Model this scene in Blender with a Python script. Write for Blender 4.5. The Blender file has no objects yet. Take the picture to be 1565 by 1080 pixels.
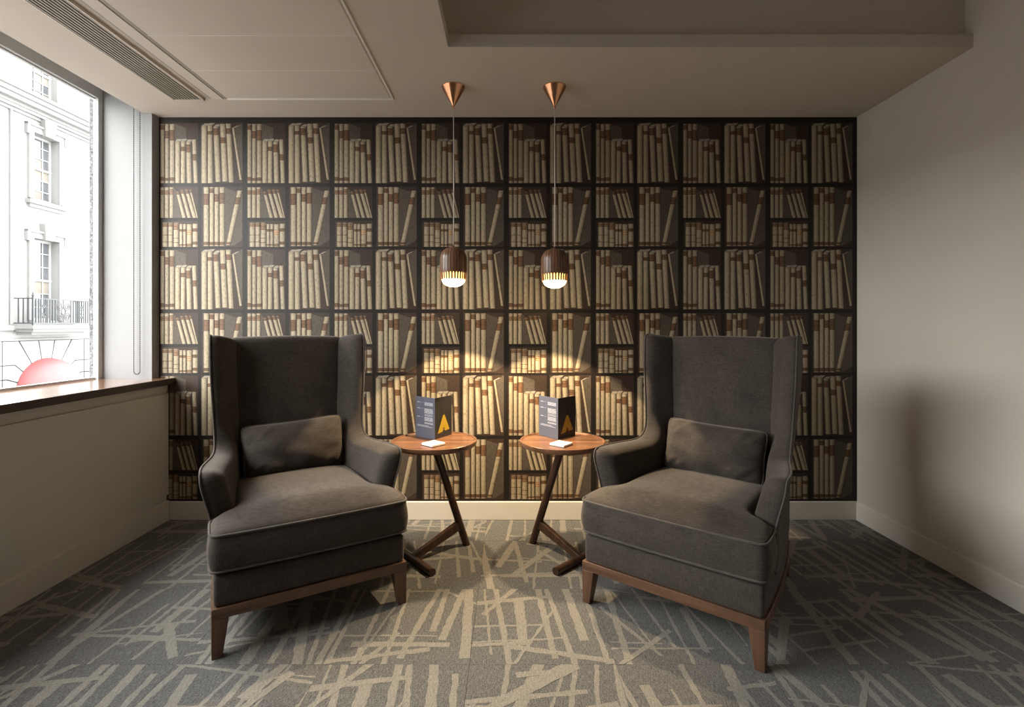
import bpy, bmesh, math, random
from mathutils import Vector, Matrix

R = math.radians
SC = bpy.context.scene
COL = SC.collection

# ------------------------------------------------------------------ camera, world, sun, exposure
EYE = 1.157
F_PX = 782.0
cam_d = bpy.data.cameras.new('camera')
cam = bpy.data.objects.new('camera', cam_d)
COL.objects.link(cam)
cam.location = (0.0, 0.0, EYE)
cam.rotation_euler = (R(90), 0, 0)
cam_d.sensor_width = 36.0
cam_d.lens = 36.0 * F_PX / 1565.0
cam_d.shift_x = (782.5 - 780.0) / 1565.0
cam_d.shift_y = -(540.0 - 497.0) / 1565.0
cam_d.clip_start = 0.02
cam_d.clip_end = 200
SC.camera = cam

SC.view_settings.view_transform = 'Standard'
SC.view_settings.look = 'None'
SC.view_settings.exposure = 0.36
SC.view_settings.gamma = 1.0
SC.view_settings.use_curve_mapping = False
SC.cycles.max_bounces = 10
SC.cycles.diffuse_bounces = 7
SC.cycles.glossy_bounces = 4
SC.cycles.transparent_max_bounces = 12
SC.cycles.sample_clamp_indirect = 8.0
SC.cycles.use_denoising = True

SKY = 13.0
world = bpy.data.worlds.new('overcast_sky')
SC.world = world
world.use_nodes = True
wn = world.node_tree.nodes
wn['Background'].inputs['Color'].default_value = (1.0, 0.985, 0.96, 1)
wn['Background'].inputs['Strength'].default_value = SKY

SUN_E = 3.0
sd = bpy.data.lights.new('sun', 'SUN')
sd.energy = SUN_E
sd.angle = R(40)
sd.color = (1.0, 0.97, 0.93)
sun = bpy.data.objects.new('sun', sd)
COL.objects.link(sun)
sun.location = (6, 5, 20)
sun.rotation_euler = Vector((-0.80, 0.12, -0.62)).to_track_quat('-Z', 'Y').to_euler()

# the window opening as a light portal (guides sampling of the sky only)
pd = bpy.data.lights.new('window_portal', 'AREA')
pd.shape = 'RECTANGLE'
pd.size = 1.62
pd.size_y = 2.9
pd.cycles.is_portal = True
portal = bpy.data.objects.new('window_portal', pd)
COL.objects.link(portal)
portal.location = (-2.46, 1.55, 1.675)
portal.rotation_euler = (0, R(-90), 0)

LAMP_W = 56.0


# ------------------------------------------------------------------ helpers
def tag(o, label=None, cat=None, group=None, kind=None):
    if label: o['label'] = label
    if cat: o['category'] = cat
    if group: o['group'] = group
    if kind: o['kind'] = kind
    return o


def link(name, me, mats, parent=None, smooth=False):
    o = bpy.data.objects.new(name, me)
    COL.objects.link(o)
    if mats is not None:
        if not isinstance(mats, (list, tuple)):
            mats = [mats]
        for m in mats:
            me.materials.append(m)
    if smooth:
        for p in me.polygons:
            p.use_smooth = True
    if parent is not None:
        o.parent = parent
    return o


def mesh(name, verts, faces, mats, parent=None, smooth=False):
    me = bpy.data.meshes.new(name)
    me.from_pydata([tuple(v) for v in verts], [], faces)
    me.update()
    return link(name, me, mats, parent, smooth)


def empty(name, loc=(0, 0, 0), rz=0.0, parent=None):
    o = bpy.data.objects.new(name, None)
    COL.objects.link(o)
    o.location = loc
    o.rotation_euler = (0, 0, rz)
    o.empty_display_size = 0.1
    if parent is not None:
        o.parent = parent
    return o


class MB:
    """Collects vertices and faces of one mesh."""
    def __init__(self):
        self.v = []
        self.f = []
        self.m = []

    def add(self, vs, fs, mi=0):
        k = len(self.v)
        self.v += [tuple(p) for p in vs]
        for f in fs:
            self.f.append(tuple(i + k for i in f))
            self.m.append(mi)

    def box(self, a, b, mi=0):
        x0, y0, z0 = a
        x1, y1, z1 = b
        x0, x1 = min(x0, x1), max(x0, x1)
        y0, y1 = min(y0, y1), max(y0, y1)
        z0, z1 = min(z0, z1), max(z0, z1)
        vs = [(x0, y0, z0), (x1, y0, z0), (x1, y1, z0), (x0, y1, z0),
              (x0, y0, z1), (x1, y0, z1), (x1, y1, z1), (x0, y1, z1)]
        fs = [(0, 3, 2, 1), (4, 5, 6, 7), (0, 1, 5, 4), (1, 2, 6, 5), (2, 3, 7, 6), (3, 0, 4, 7)]
        self.add(vs, fs, mi)
        return self

    def loft(self, rings, closed=True, cap0=True, cap1=True, mi=0):
        n = len(rings[0])
        vs = [p for r in rings for p in r]
        fs = []
        for k in range(len(rings) - 1):
            for i in range(n if closed else n - 1):
                j = (i + 1) % n
                fs.append((k * n + i, k * n + j, (k + 1) * n + j, (k + 1) * n + i))
        if cap0: fs.append(tuple(reversed(range(n))))
        if cap1: fs.append(tuple(range((len(rings) - 1) * n, len(rings) * n)))
        self.add(vs, fs, mi)
        return self

    def tube(self, pts, r, seg=8, closed=False, mi=0):
        pts = [Vector(p) for p in pts]
        n = len(pts)
        rings = []
        up = Vector((0, 0, 1))
        prev = None
        for i, p in enumerate(pts):
            if closed:
                t = pts[(i + 1) % n] - pts[i - 1]
            else:
                t = pts[min(i + 1, n - 1)] - pts[max(i - 1, 0)]
            t.normalize()
            if prev is None:
                a = up if abs(t.z) < 0.9 else Vector((1, 0, 0))
                u = t.cross(a).normalized()
            else:
                u = (prev - t * prev.dot(t))
                u = u.normalized() if u.length > 1e-6 else t.cross(up).normalized()
            prev = u
            w = t.cross(u)
            rr = r[i] if isinstance(r, (list, tuple)) else r
            rings.append([p + (u * math.cos(2 * math.pi * k / seg) + w * math.sin(2 * math.pi * k / seg)) * rr for k in range(seg)])
        if closed:
            rings.append(rings[0])
            self.loft(rings, True, False, False, mi)
        else:
            self.loft(rings, True, True, True, mi)
        return self

    def lathe(self, prof, c=(0, 0, 0), seg=32, mi=0, cap0=True, cap1=True):
        rings = [[(c[0] + r * math.cos(2 * math.pi * k / seg), c[1] + r * math.sin(2 * math.pi * k / seg), c[2] + z) for k in range(seg)] for r, z in prof]
        self.loft(rings, True, cap0, cap1, mi)
        return self

    def build(self, name, mats, parent=None, smooth=False, bevel=0.0, bseg=2):
        me = bpy.data.meshes.new(name)
        me.from_pydata(self.v, [], self.f)
        for p, mi in zip(me.polygons, self.m):
            p.material_index = mi
        me.update()
        bm = bmesh.new()
        bm.from_mesh(me)
        bmesh.ops.recalc_face_normals(bm, faces=bm.faces)
        if bevel > 0:
            bmesh.ops.bevel(bm, geom=[e for e in bm.edges if e.calc_face_angle(0) > 0.5], offset=bevel, segments=bseg, profile=0.5, affect='EDGES')
        bm.to_mesh(me)
        bm.free()
        o = link(name, me, mats, parent, smooth)
        return o


def auto_smooth(o, deg=40):
    me = o.data
    for p in me.polygons:
        p.use_smooth = True
    try:
        me.set_sharp_from_angle(angle=R(deg))
    except Exception:
        pass
    return o


def smoothstep(a, b, x):
    t = max(0.0, min(1.0, (x - a) / (b - a)))
    return t * t * (3 - 2 * t)


def rbox(half, r, n=(6, 6, 6), k=4):
    """Points and faces of a box with rounded edges, gridded for shaping."""
    hx, hy, hz = half

    def samples(h, m):
        rr = min(r, h * 0.999)
        s = [-h + rr * (1 - math.cos(math.pi / 2 * i / k)) for i in range(k)]
        lo, hi = -h + rr, h - rr
        mid = [lo + (hi - lo) * i / m for i in range(m + 1)]
        return s + mid + [-q for q in reversed(s)]
    sx, sy, sz = samples(hx, n[0]), samples(hy, n[1]), samples(hz, n[2])
    idx = {}
    vs, fs = [], []

    def vid(i, j, l):
        key = (i, j, l)
        if key not in idx:
            p = Vector((sx[i], sy[j], sz[l]))
            q = Vector((max(-hx + r, min(hx - r, p.x)), max(-hy + r, min(hy - r, p.y)), max(-hz + r, min(hz - r, p.z))))
            d = p - q
            idx[key] = len(vs)
            vs.append(q + d.normalized() * r if d.length > 1e-9 else p)
        return idx[key]
    NX, NY, NZ = len(sx) - 1, len(sy) - 1, len(sz) - 1
    for i in range(NX):
        for j in range(NY):
            fs.append((vid(i, j, 0), vid(i, j + 1, 0), vid(i + 1, j + 1, 0), vid(i + 1, j, 0)))
            fs.append((vid(i, j, NZ), vid(i + 1, j, NZ), vid(i + 1, j + 1, NZ), vid(i, j + 1, NZ)))
    for i in range(NX):
        for l in range(NZ):
            fs.append((vid(i, 0, l), vid(i + 1, 0, l), vid(i + 1, 0, l + 1), vid(i, 0, l + 1)))
            fs.append((vid(i, NY, l), vid(i, NY, l + 1), vid(i + 1, NY, l + 1), vid(i + 1, NY, l)))
    for j in range(NY):
        for l in range(NZ):
            fs.append((vid(0, j, l), vid(0, j, l + 1), vid(0, j + 1, l + 1), vid(0, j + 1, l)))
            fs.append((vid(NX, j, l), vid(NX, j + 1, l), vid(NX, j + 1, l + 1), vid(NX, j, l + 1)))
    return vs, fs


# ------------------------------------------------------------------ materials
def new_mat(name):
    m = bpy.data.materials.new(name)
    m.use_nodes = True
    nt = m.node_tree
    b = nt.nodes['Principled BSDF']
    return m, nt, b


def N(nt, kind, **kw):
    n = nt.nodes.new(kind)
    for k, v in kw.items():
        setattr(n, k, v)
    return n


def coords(nt, scale=(1, 1, 1), rot=(0, 0, 0), which='Object'):
    tc = N(nt, 'ShaderNodeTexCoord')
    mp = N(nt, 'ShaderNodeMapping')
    mp.inputs['Scale'].default_value = scale
    mp.inputs['Rotation'].default_value = rot
    nt.links.new(tc.outputs[which], mp.inputs['Vector'])
    return mp.outputs['Vector']


def noise(nt, vec, scale, detail=4, rough=0.55):
    n = N(nt, 'ShaderNodeTexNoise')
    n.inputs['Scale'].default_value = scale
    n.inputs['Detail'].default_value = detail
    n.inputs['Roughness'].default_value = rough
    nt.links.new(vec, n.inputs['Vector'])
    return n.outputs['Fac']


def ramp(nt, fac, stops):
    r = N(nt, 'ShaderNodeValToRGB')
    el = r.color_ramp.elements
    while len(el) < len(stops):
        el.new(0.5)
    for e, (p, c) in zip(el, stops):
        e.position = p
        e.color = (c[0], c[1], c[2], 1)
    nt.links.new(fac, r.inputs['Fac'])
    return r.outputs['Color']


def bump(nt, b, fac, strength, dist):
    n = N(nt, 'ShaderNodeBump')
    n.inputs['Strength'].default_value = strength
    n.inputs['Distance'].default_value = dist
    nt.links.new(fac, n.inputs['Height'])
    nt.links.new(n.outputs['Normal'], b.inputs['Normal'])


def plain(name, c, rough=0.6, metal=0.0, var=0.05, scale=30, spec=0.4, bmp=0.0):
    m, nt, b = new_mat(name)
    v = coords(nt)
    f = noise(nt, v, scale)
    lo = [max(0, q * (1 - var)) for q in c]
    hi = [min(1, q * (1 + var)) for q in c]
    nt.links.new(ramp(nt, f, [(0.3, lo), (0.7, hi)]), b.inputs['Base Color'])
    b.inputs['Roughness'].default_value = rough
    b.inputs['Metallic'].default_value = metal
    b.inputs['Specular IOR Level'].default_value = spec
    if bmp:
        bump(nt, b, f, bmp, 0.002)
    return m


def fabric(name, c1, c2):
    m, nt, b = new_mat(name)
    v = coords(nt)
    big = noise(nt, v, 9, 3)
    warp = noise(nt, coords(nt, (700, 700, 40)), 1.0, 2)
    weft = noise(nt, coords(nt, (40, 40, 800)), 1.0, 2)
    ad = N(nt, 'ShaderNodeMath', operation='ADD')
    nt.links.new(warp, ad.inputs[0])
    nt.links.new(weft, ad.inputs[1])
    a2 = N(nt, 'ShaderNodeMath', operation='MULTIPLY_ADD')
    nt.links.new(big, a2.inputs[0])
    a2.inputs[1].default_value = 0.5
    nt.links.new(ad.outputs[0], a2.inputs[2])
    h = N(nt, 'ShaderNodeMath', operation='MULTIPLY')
    nt.links.new(a2.outputs[0], h.inputs[0])
    h.inputs[1].default_value = 0.4
    nt.links.new(ramp(nt, h.outputs[0], [(0.36, c1), (0.64, c2)]), b.inputs['Base Color'])
    b.inputs['Roughness'].default_value = 0.85
    b.inputs['Specular IOR Level'].default_value = 0.2
    b.inputs['Sheen Weight'].default_value = 0.24
    b.inputs['Sheen Roughness'].default_value = 0.45
    b.inputs['Sheen Tint'].default_value = (0.75, 0.66, 0.58, 1)
    bump(nt, b, ad.outputs[0], 0.25, 0.0008)
    return m


def wood(name, c1, c2, rough=0.4, axis=0, scale=1.0, spec=0.5, coat=0.0):
    m, nt, b = new_mat(name)
    sc = [28 * scale, 28 * scale, 28 * scale]
    sc[axis] = 1.6 * scale
    v = coords(nt, tuple(sc))
    f = noise(nt, v, 1.0, 6, 0.62)
    big = noise(nt, coords(nt), 6 * scale, 2)
    mx = N(nt, 'ShaderNodeMath', operation='MULTIPLY_ADD')
    nt.links.new(big, mx.inputs[0])
    mx.inputs[1].default_value = 0.35
    nt.links.new(f, mx.inputs[2])
    s = N(nt, 'ShaderNodeMath', operation='SUBTRACT')
    nt.links.new(mx.outputs[0], s.inputs[0])
    s.inputs[1].default_value = 0.17
    nt.links.new(ramp(nt, s.outputs[0], [(0.3, c1), (0.68, c2)]), b.inputs['Base Color'])
    b.inputs['Roughness'].default_value = rough
    b.inputs['Specular IOR Level'].default_value = spec
    b.inputs['Coat Weight'].default_value = coat
    b.inputs['Coat Roughness'].default_value = 0.15
    bump(nt, b, f, 0.12, 0.001)
    return m


def emit(name, c, s):
    m, nt, b = new_mat(name)
    b.inputs['Base Color'].default_value = (0.9, 0.85, 0.75, 1)
    b.inputs['Emission Color'].default_value = (*c, 1)
    b.inputs['Emission Strength'].default_value = s
    b.inputs['Roughness'].default_value = 0.25
    return m


def glass_sheet(name, tint=(0.96, 0.985, 0.975), ior=1.35):
    """Thin pane: clear straight-through view with a Fresnel reflection."""
    m = bpy.data.materials.new(name)
    m.use_nodes = True
    nt = m.node_tree
    nt.nodes.clear()
    out = N(nt, 'ShaderNodeOutputMaterial')
    tr = N(nt, 'ShaderNodeBsdfTransparent')
    tr.inputs['Color'].default_value = (*tint, 1)
    gl = N(nt, 'ShaderNodeBsdfGlossy')
    gl.inputs['Roughness'].default_value = 0.02
    fr = N(nt, 'ShaderNodeFresnel')
    fr.inputs['IOR'].default_value = ior
    mx = N(nt, 'ShaderNodeMixShader')
    nt.links.new(fr.outputs[0], mx.inputs[0])
    nt.links.new(tr.outputs[0], mx.inputs[1])
    nt.links.new(gl.outputs[0], mx.inputs[2])
    nt.links.new(mx.outputs[0], out.inputs[0])
    return m


def carpet(name, c1, c2):
    m, nt, b = new_mat(name)
    v = coords(nt)
    fine = noise(nt, v, 200, 3, 0.85)
    rib = noise(nt, coords(nt, (320, 45, 1)), 1.0, 2)
    ad = N(nt, 'ShaderNodeMath', operation='MULTIPLY_ADD')
    nt.links.new(rib, ad.inputs[0])
    ad.inputs[1].default_value = 0.55
    nt.links.new(fine, ad.inputs[2])
    s = N(nt, 'ShaderNodeMath', operation='SUBTRACT')
    nt.links.new(ad.outputs[0], s.inputs[0])
    s.inputs[1].default_value = 0.27
    nt.links.new(ramp(nt, s.outputs[0], [(0.3, c1), (0.7, c2)]), b.inputs['Base Color'])
    b.inputs['Roughness'].default_value = 0.95
    b.inputs['Specular IOR Level'].default_value = 0.1
    b.inputs['Sheen Weight'].default_value = 0.1
    bump(nt, b, s.outputs[0], 0.5, 0.003)
    return m


def wallpaper_mat():
    """Printed paper: colour from the print's own colour layer, spine rounding from its UV layer."""
    m, nt, b = new_mat('wallpaper_print')
    ca = N(nt, 'ShaderNodeVertexColor', layer_name='print')
    uv = N(nt, 'ShaderNodeUVMap', uv_map='spine')
    sp = N(nt, 'ShaderNodeSeparateXYZ')
    nt.links.new(uv.outputs[0], sp.inputs[0])
    shade = ramp(nt, sp.outputs['X'], [(0.0, (0.34, 0.31, 0.27)), (0.14, (0.9, 0.9, 0.88)), (0.38, (1, 1, 1)), (0.60, (0.80, 0.79, 0.76)), (0.88, (0.48, 0.46, 0.43)), (1.0, (0.20, 0.18, 0.16))])
    v = coords(nt, (150, 150, 55))
    mot = ramp(nt, noise(nt, v, 1.0, 4, 0.7), [(0.32, (0.45, 0.44, 0.42)), (0.52, (1, 1, 1))])
    m1 = N(nt, 'ShaderNodeMix', data_type='RGBA', blend_type='MULTIPLY')
    m1.inputs[0].default_value = 1.0
    nt.links.new(ca.outputs['Color'], m1.inputs[6])
    nt.links.new(shade, m1.inputs[7])
    m2 = N(nt, 'ShaderNodeMix', data_type='RGBA', blend_type='MULTIPLY')
    m2.inputs[0].default_value = 0.8
    nt.links.new(m1.outputs[2], m2.inputs[6])
    nt.links.new(mot, m2.inputs[7])
    nt.links.new(m2.outputs[2], b.inputs['Base Color'])
    b.inputs['Roughness'].default_value = 0.46
    b.inputs['Specular IOR Level'].default_value = 0.28
    return m


M = {}
M['wall'] = plain('wall_paint', (0.70, 0.645, 0.59), 0.7, var=0.02, scale=4, spec=0.25)
M['wall_dark'] = plain('wall_near_paint', (0.22, 0.19, 0.165), 0.7, var=0.02, scale=4, spec=0.25)
M['ceiling'] = plain('ceiling_paint', (0.66, 0.60, 0.525), 0.8, var=0.02, scale=3, spec=0.2)
M['panel_white'] = plain('ceiling_panel_metal', (0.70, 0.635, 0.56), 0.5, var=0.015, scale=3, spec=0.3)
M['seam'] = plain('trim_white_lit_seam', (0.88, 0.86, 0.82), 0.5, var=0.01, spec=0.3)  # white of the trim; on the seams it paints light caught by plank edges
M['casing'] = plain('casing_paint', (0.64, 0.60, 0.54), 0.55, var=0.02, scale=4, spec=0.35)
M['skirting'] = plain('skirting_paint', (0.80, 0.76, 0.70), 0.45, var=0.02, scale=5, spec=0.4)
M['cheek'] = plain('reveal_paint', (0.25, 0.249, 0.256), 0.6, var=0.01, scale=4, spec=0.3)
M['dark'] = plain('dark_void', (0.02, 0.018, 0.016), 0.8, var=0.1)
M['vent'] = plain('vent_metal', (0.36, 0.33, 0.29), 0.45, var=0.05, spec=0.4)
M['frame'] = plain('window_frame_paint', (0.48, 0.48, 0.47), 0.4, var=0.03, spec=0.4)
M['frame_light'] = plain('window_frame_light', (0.62, 0.64, 0.65), 0.4, var=0.03, spec=0.4)
M['granite'] = plain('granite', (0.085, 0.085, 0.087), 0.8, var=0.75, scale=90, spec=0.2)
M['sill'] = wood('sill_wood', (0.14, 0.062, 0.028), (0.30, 0.15, 0.075), 0.18, axis=1, spec=0.6, coat=1.0)
M['sill_edge'] = wood('sill_edge_wood', (0.025, 0.014, 0.009), (0.055, 0.032, 0.02), 0.35, axis=1)
M['glass'] = glass_sheet('window_glass')
M['fabric'] = fabric('charcoal_linen', (0.021, 0.0168, 0.0142), (0.078, 0.0635, 0.0545))
M['piping'] = fabric('piping_linen', (0.04, 0.034, 0.031), (0.105, 0.09, 0.08))
M['walnut'] = wood('chair_walnut', (0.050, 0.024, 0.013), (0.155, 0.080, 0.045), 0.38, axis=0, spec=0.45)
M['walnut_leg'] = wood('chair_leg_walnut', (0.042, 0.020, 0.0115), (0.135, 0.068, 0.038), 0.38, axis=2, spec=0.45)
M['table_top'] = wood('table_top_walnut', (0.075, 0.031, 0.015), (0.21, 0.095, 0.048), 0.34, axis=0, spec=0.5, coat=0.15)
M['table_leg'] = wood('table_leg_walnut', (0.030, 0.013, 0.008), (0.085, 0.040, 0.022), 0.35, axis=2, spec=0.45)
M['shade'] = wood('shade_wood', (0.085, 0.038, 0.022), (0.22, 0.11, 0.062), 0.35, axis=2, spec=0.5)
M['copper'] = plain('brushed_copper', (0.80, 0.40, 0.22), 0.27, 1.0, 0.06, 120)
M['cord'] = plain('cord_clear', (0.75, 0.72, 0.68), 0.25, var=0.02, spec=0.6)
M['bulb'] = emit('bulb_glow', (1.0, 0.50, 0.11), 4.0)
M['bulb_end'] = emit('bulb_glow_end', (1.0, 0.74, 0.40), 26.0)
M['paper'] = plain('white_paper', (0.90, 0.89, 0.87), 0.6, var=0.01, spec=0.3)
M['leaf_grey'] = plain('leaflet_grey', (0.112, 0.122, 0.162), 0.35, var=0.02, spec=0.45)
M['leaf_dark'] = plain('leaflet_dark', (0.022, 0.020, 0.020), 0.35, var=0.05, spec=0.45)
M['leaf_yellow'] = plain('leaflet_yellow', (0.40, 0.27, 0.025), 0.4, var=0.05)
M['leaf_text'] = plain('leaflet_text', (0.60, 0.61, 0.66), 0.45, var=0.02)
M['carpet_dark'] = carpet('carpet_grey', (0.038, 0.038, 0.039), (0.195, 0.19, 0.182))
M['carpet_light'] = carpet('carpet_linen', (0.15, 0.139, 0.120), (0.305, 0.285, 0.249))
M['underlay'] = plain('underlay', (0.05, 0.05, 0.05), 0.9)
M['chain'] = plain('chain_steel', (0.035, 0.032, 0.03), 0.4, 0.3)
M['stone'] = plain('portland_stone', (0.14, 0.14, 0.139), 0.85, var=0.06, scale=1.6, spec=0.2)
M['stone_trim'] = plain('portland_stone_trim', (0.122, 0.122, 0.121), 0.85, var=0.05, scale=4, spec=0.2)
M['joint'] = plain('stone_joint', (0.035, 0.035, 0.035), 0.9, var=0.1)
M['sash'] = plain('sash_white', (0.18, 0.18, 0.178), 0.5, var=0.02)
M['pane_far'] = plain('far_window_pane', (0.048, 0.051, 0.057), 0.08, var=0.25, scale=1.5, spec=0.6)
M['blind_far'] = plain('far_window_blind', (0.085, 0.076, 0.066), 0.7, var=0.15, scale=3)
M['iron'] = plain('wrought_iron', (0.016, 0.018, 0.022), 0.5, var=0.1)
M['awning'] = plain('awning_red', (0.14, 0.038, 0.041), 0.6, var=0.04)
M['asphalt'] = plain('asphalt', (0.16, 0.16, 0.165), 0.9, var=0.2, scale=8)
M['print'] = wallpaper_mat()

# ------------------------------------------------------------------ the room shell
XL, XR = -2.04, 2.07            # casing face, right wall
XW = -2.39                      # window plane
YB, YN = 3.055, -5.0            # back wall, wall behind the camera
ZC = 2.40
WY0, WY1 = 0.1, YB - 0.055
SILL = 0.845


def struct(name, mb, mats, parent=None, bevel=0.0):
    o = mb.build(name, mats, parent, bevel=bevel)
    if parent is None:
        o['kind'] = 'structure'
    return o


floor = struct('floor', MB().box((-2.75, YN - 0.2, -0.2), (XR + 0.2, YB + 0.2, -0.007)), M['underlay'])
wall_back = struct('wall_back', MB().box((-2.102, YB, -0.05), (XR + 0.2, YB + 0.2, 3.05)), M['wall'])
wall_right = struct('wall_right', MB().box((XR, YN - 0.2, -0.05), (XR + 0.2, YB, 3.05)), M['wall'])
wall_near = struct('wall_near', MB().box((-2.75, YN - 0.2, -0.05), (XR, YN, 3.05)), M['wall_dark'])

# window wall: cheek beside the book wall, casing under the sill, near pier
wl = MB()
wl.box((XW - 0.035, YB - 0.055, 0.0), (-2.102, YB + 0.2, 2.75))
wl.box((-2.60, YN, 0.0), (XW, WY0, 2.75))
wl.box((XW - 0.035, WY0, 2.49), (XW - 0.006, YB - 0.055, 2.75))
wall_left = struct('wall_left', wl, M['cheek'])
cas = MB()
cas.box((XW - 0.06, YN, -0.02), (XL - 0.012, YB - 0.055, SILL - 0.036))
cas.box((XL - 0.012, YN, 0.150), (XL, YB - 0.002, 0.752))
cas.box((XL - 0.012, YN, 0.765), (XL - 0.004, YB - 0.002, SILL - 0.036))
cas.box((-2.10, YB - 0.056, 0.0), (XL - 0.012, YB - 0.0005, SILL - 0.036))
casing = struct('casing_panel', cas, M['casing'], wall_left)

# ceiling: slabs round the raised recess, with the pocket over the window left open
RX0, RY1, RY0 = -0.278, 2.287, -4.0
ce = MB()
XCE = -2.155
ce.box((XCE, YN, ZC), (RX0, YB, ZC + 0.058))
ce.box((RX0, RY1, ZC), (XR, YB, ZC + 0.058))
ce.box((RX0, YN, ZC), (XR, RY0, ZC + 0.058))
ce.box((RX0 - 0.043, RY1 + 0.043, ZC + 0.058), (XR, RY1 + 0.10, 3.0))
ce.box((RX0 - 0.10, YN, ZC + 0.058), (RX0 - 0.043, RY1 + 0.10, 3.0))
ce.box((RX0, RY0 - 0.1, ZC + 0.058), (XR, RY0 - 0.043, 3.0))
ce.box((RX0 - 0.10, YN, 2.86), (XR, RY1 + 0.10, 3.0))
ce.box((-2.45, YN, 2.72), (RX0 - 0.10, YB, 2.80))
ce.box((XCE, YN, ZC + 0.058), (XCE + 0.02, YB, 2.72))
ceiling = struct('ceiling', ce, M['ceiling'])

# suspended ceiling tray: each metal plank a piece of its own
px0, px1, py1 = -1.555, -0.642, 2.795
edges = [YN + 0.05, -4.3, -3.7, -3.1, -2.5, -1.9, -1.3, -0.7, -0.1, 0.5, 1.1, 1.59, 1.89, 2.19, 2.49, py1]
for a, b in zip(edges[:-1], edges[1:]):
    o = MB().box((px0 + 0.004, a + 0.0018, ZC - 0.004), (px1 - 0.014, b - 0.0018, ZC - 0.0005)).build('ceiling_plank', M['panel_white'], ceiling, bevel=0.002, bseg=1)
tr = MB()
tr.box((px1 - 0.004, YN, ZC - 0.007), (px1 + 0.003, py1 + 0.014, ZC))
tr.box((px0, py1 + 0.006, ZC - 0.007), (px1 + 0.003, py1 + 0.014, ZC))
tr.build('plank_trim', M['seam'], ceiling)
for q in edges[1:-1]:  # white strips stand in for the lit plank edges along the seams
    MB().box((px0 + 0.004, q - 0.0017, ZC - 0.0045), (px1 - 0.014, q + 0.0017, ZC)).build('seam_lit_edge', M['seam'], ceiling)
sl = MB()
sl.box((px0 - 0.014, YN, ZC - 0.003), (px0 + 0.003, py1 + 0.008, ZC))
sl.box((-1.644, YN, ZC - 0.003), (-1.636, py1 + 0.008, ZC))
sl.build('shadow_gap', M['vent'], ceiling)
MB().box((-1.632, YN, ZC - 0.006), (px0 - 0.016, py1 + 0.006, ZC)).build('light_strip_cover', M['panel_white'], ceiling)

# linear air vent
vent = empty('air_vent', (-1.76, 0, ZC))
tag(vent, 'long slotted metal air vent set into the ceiling along the window', 'air vent')
vb = MB().box((-0.077, YN, -0.004), (0.077, 2.797, -0.0005)).build('backing', M['dark'], vent)
vs_ = MB()
nsl = 10
for i in range(nsl):
    x = -0.071 + 0.142 * i / (nsl - 1)
    vs_.box((x - 0.0040, YN, -0.012), (x + 0.0040, 2.79, -0.002))
tag(vs_.build('slats', M['vent'], vent), kind='stuff')
vf = MB()
vf.box((-0.086, YN, -0.013), (-0.077, 2.805, 0))
vf.box((0.077, YN, -0.013), (0.086, 2.805, 0))
vf.box((-0.086, 2.796, -0.013), (0.086, 2.805, 0))
vf.build('frame', M['panel_white'], vent)

# skirting boards
bb = MB().box((XL + 0.012, YB - 0.014, 0.0), (XR - 0.001, YB, 0.108))
struct('baseboard_back', bb, M['skirting'], bevel=0.003)
br = MB().box((XR - 0.014, YN, 0.0), (XR, YB - 0.014, 0.098)).box((XR - 0.009, YN, 0.098), (XR, YB - 0.014, 0.112))
struct('baseboard_right', br, M['skirting'])
bl = MB().box((XL - 0.012, YN, 0.0), (XL + 0.012, YB - 0.014, 0.118)).box((XL - 0.012, YN, 0.118), (XL - 0.006, YB - 0.014, 0.150))
struct('baseboard_left', bl, M['casing'])

# window: frame, mullions, panes, sill
win = empty('window_1', (XW, 0, SILL))
win['kind'] = 'structure'
zt, zb = 2.475 - SILL, 0.0
wf = MB()
wf.box((-0.02, WY0, zt), (0.0, WY1, zt + 0.10))
wf.box((-0.04, WY0, zt - 0.006), (-0.02, WY1, zt + 0.06))
wf.box((-0.02, WY1 - 0.033, zb), (0.0, WY1, zt))
wf.box((-0.02, WY0, zb), (0.0, WY0 + 0.03, zt))
wf.build('frame', M['frame'], win)
wi = MB()
wi.box((-0.04, WY1 - 0.017, zb), (-0.0201, WY1, zt - 0.006))
wi.box((-0.04, WY0, zb), (-0.02, WY1, 0.012))
wi.build('inner_frame', M['frame_light'], win)
mul = [1.55]
for y in mul:
    MB().box((-0.04, y - 0.03, 0.012), (0.0, y + 0.03, zt - 0.006)).build('mullion', M['frame'], win)
ys = [WY0] + mul + [WY1 - 0.005]
for a, b in zip(ys[:-1], ys[1:]):
    mesh('pane', [(-0.03, a, 0.01), (-0.03, b, 0.01), (-0.03, b, zt), (-0.03, a, zt)], [(0, 1, 2, 3)], M['glass'], win)
sb = MB().box((-0.02, YN, -0.036), (XL - XW + 0.034, YB - 0.056, 0.0))
sb.box((-2.101 - XW, YB - 0.056, -0.036), (XL - XW + 0.034, YB - 0.001, 0.0))
sill = sb.build('sill', M['sill'], win, bevel=0.003)
# dark lipping along the front of the sill
MB().box((XL - XW + 0.034, YN, -0.037), (XL - XW + 0.040, YB - 0.001, -0.001)).build('sill_edge', M['sill_edge'], sill)
# granite reveal outside
gr = MB().box((-2.60, 3.162, -0.2), (XW - 0.036, YB + 0.4, 3.0))
struct('granite_reveal', gr, M['granite'], wall_left)

# ------------------------------------------------------------------ printed book wallpaper
CREAM = (0.43, 0.355, 0.25)
CREAM2 = (0.395, 0.325, 0.228)
LAB = (0.185, 0.098, 0.053)
LAB2 = (0.27, 0.158, 0.087)
LINE = (0.055, 0.036, 0.026)
SHELF = (0.016, 0.012, 0.0095)
BACK = (0.046, 0.029, 0.021)
FELT = (0.088, 0.070, 0.054)
PAGE = (0.30, 0.265, 0.21)
FLAT = 0.38     # the UV value at which the spine ramp is neutral

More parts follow.
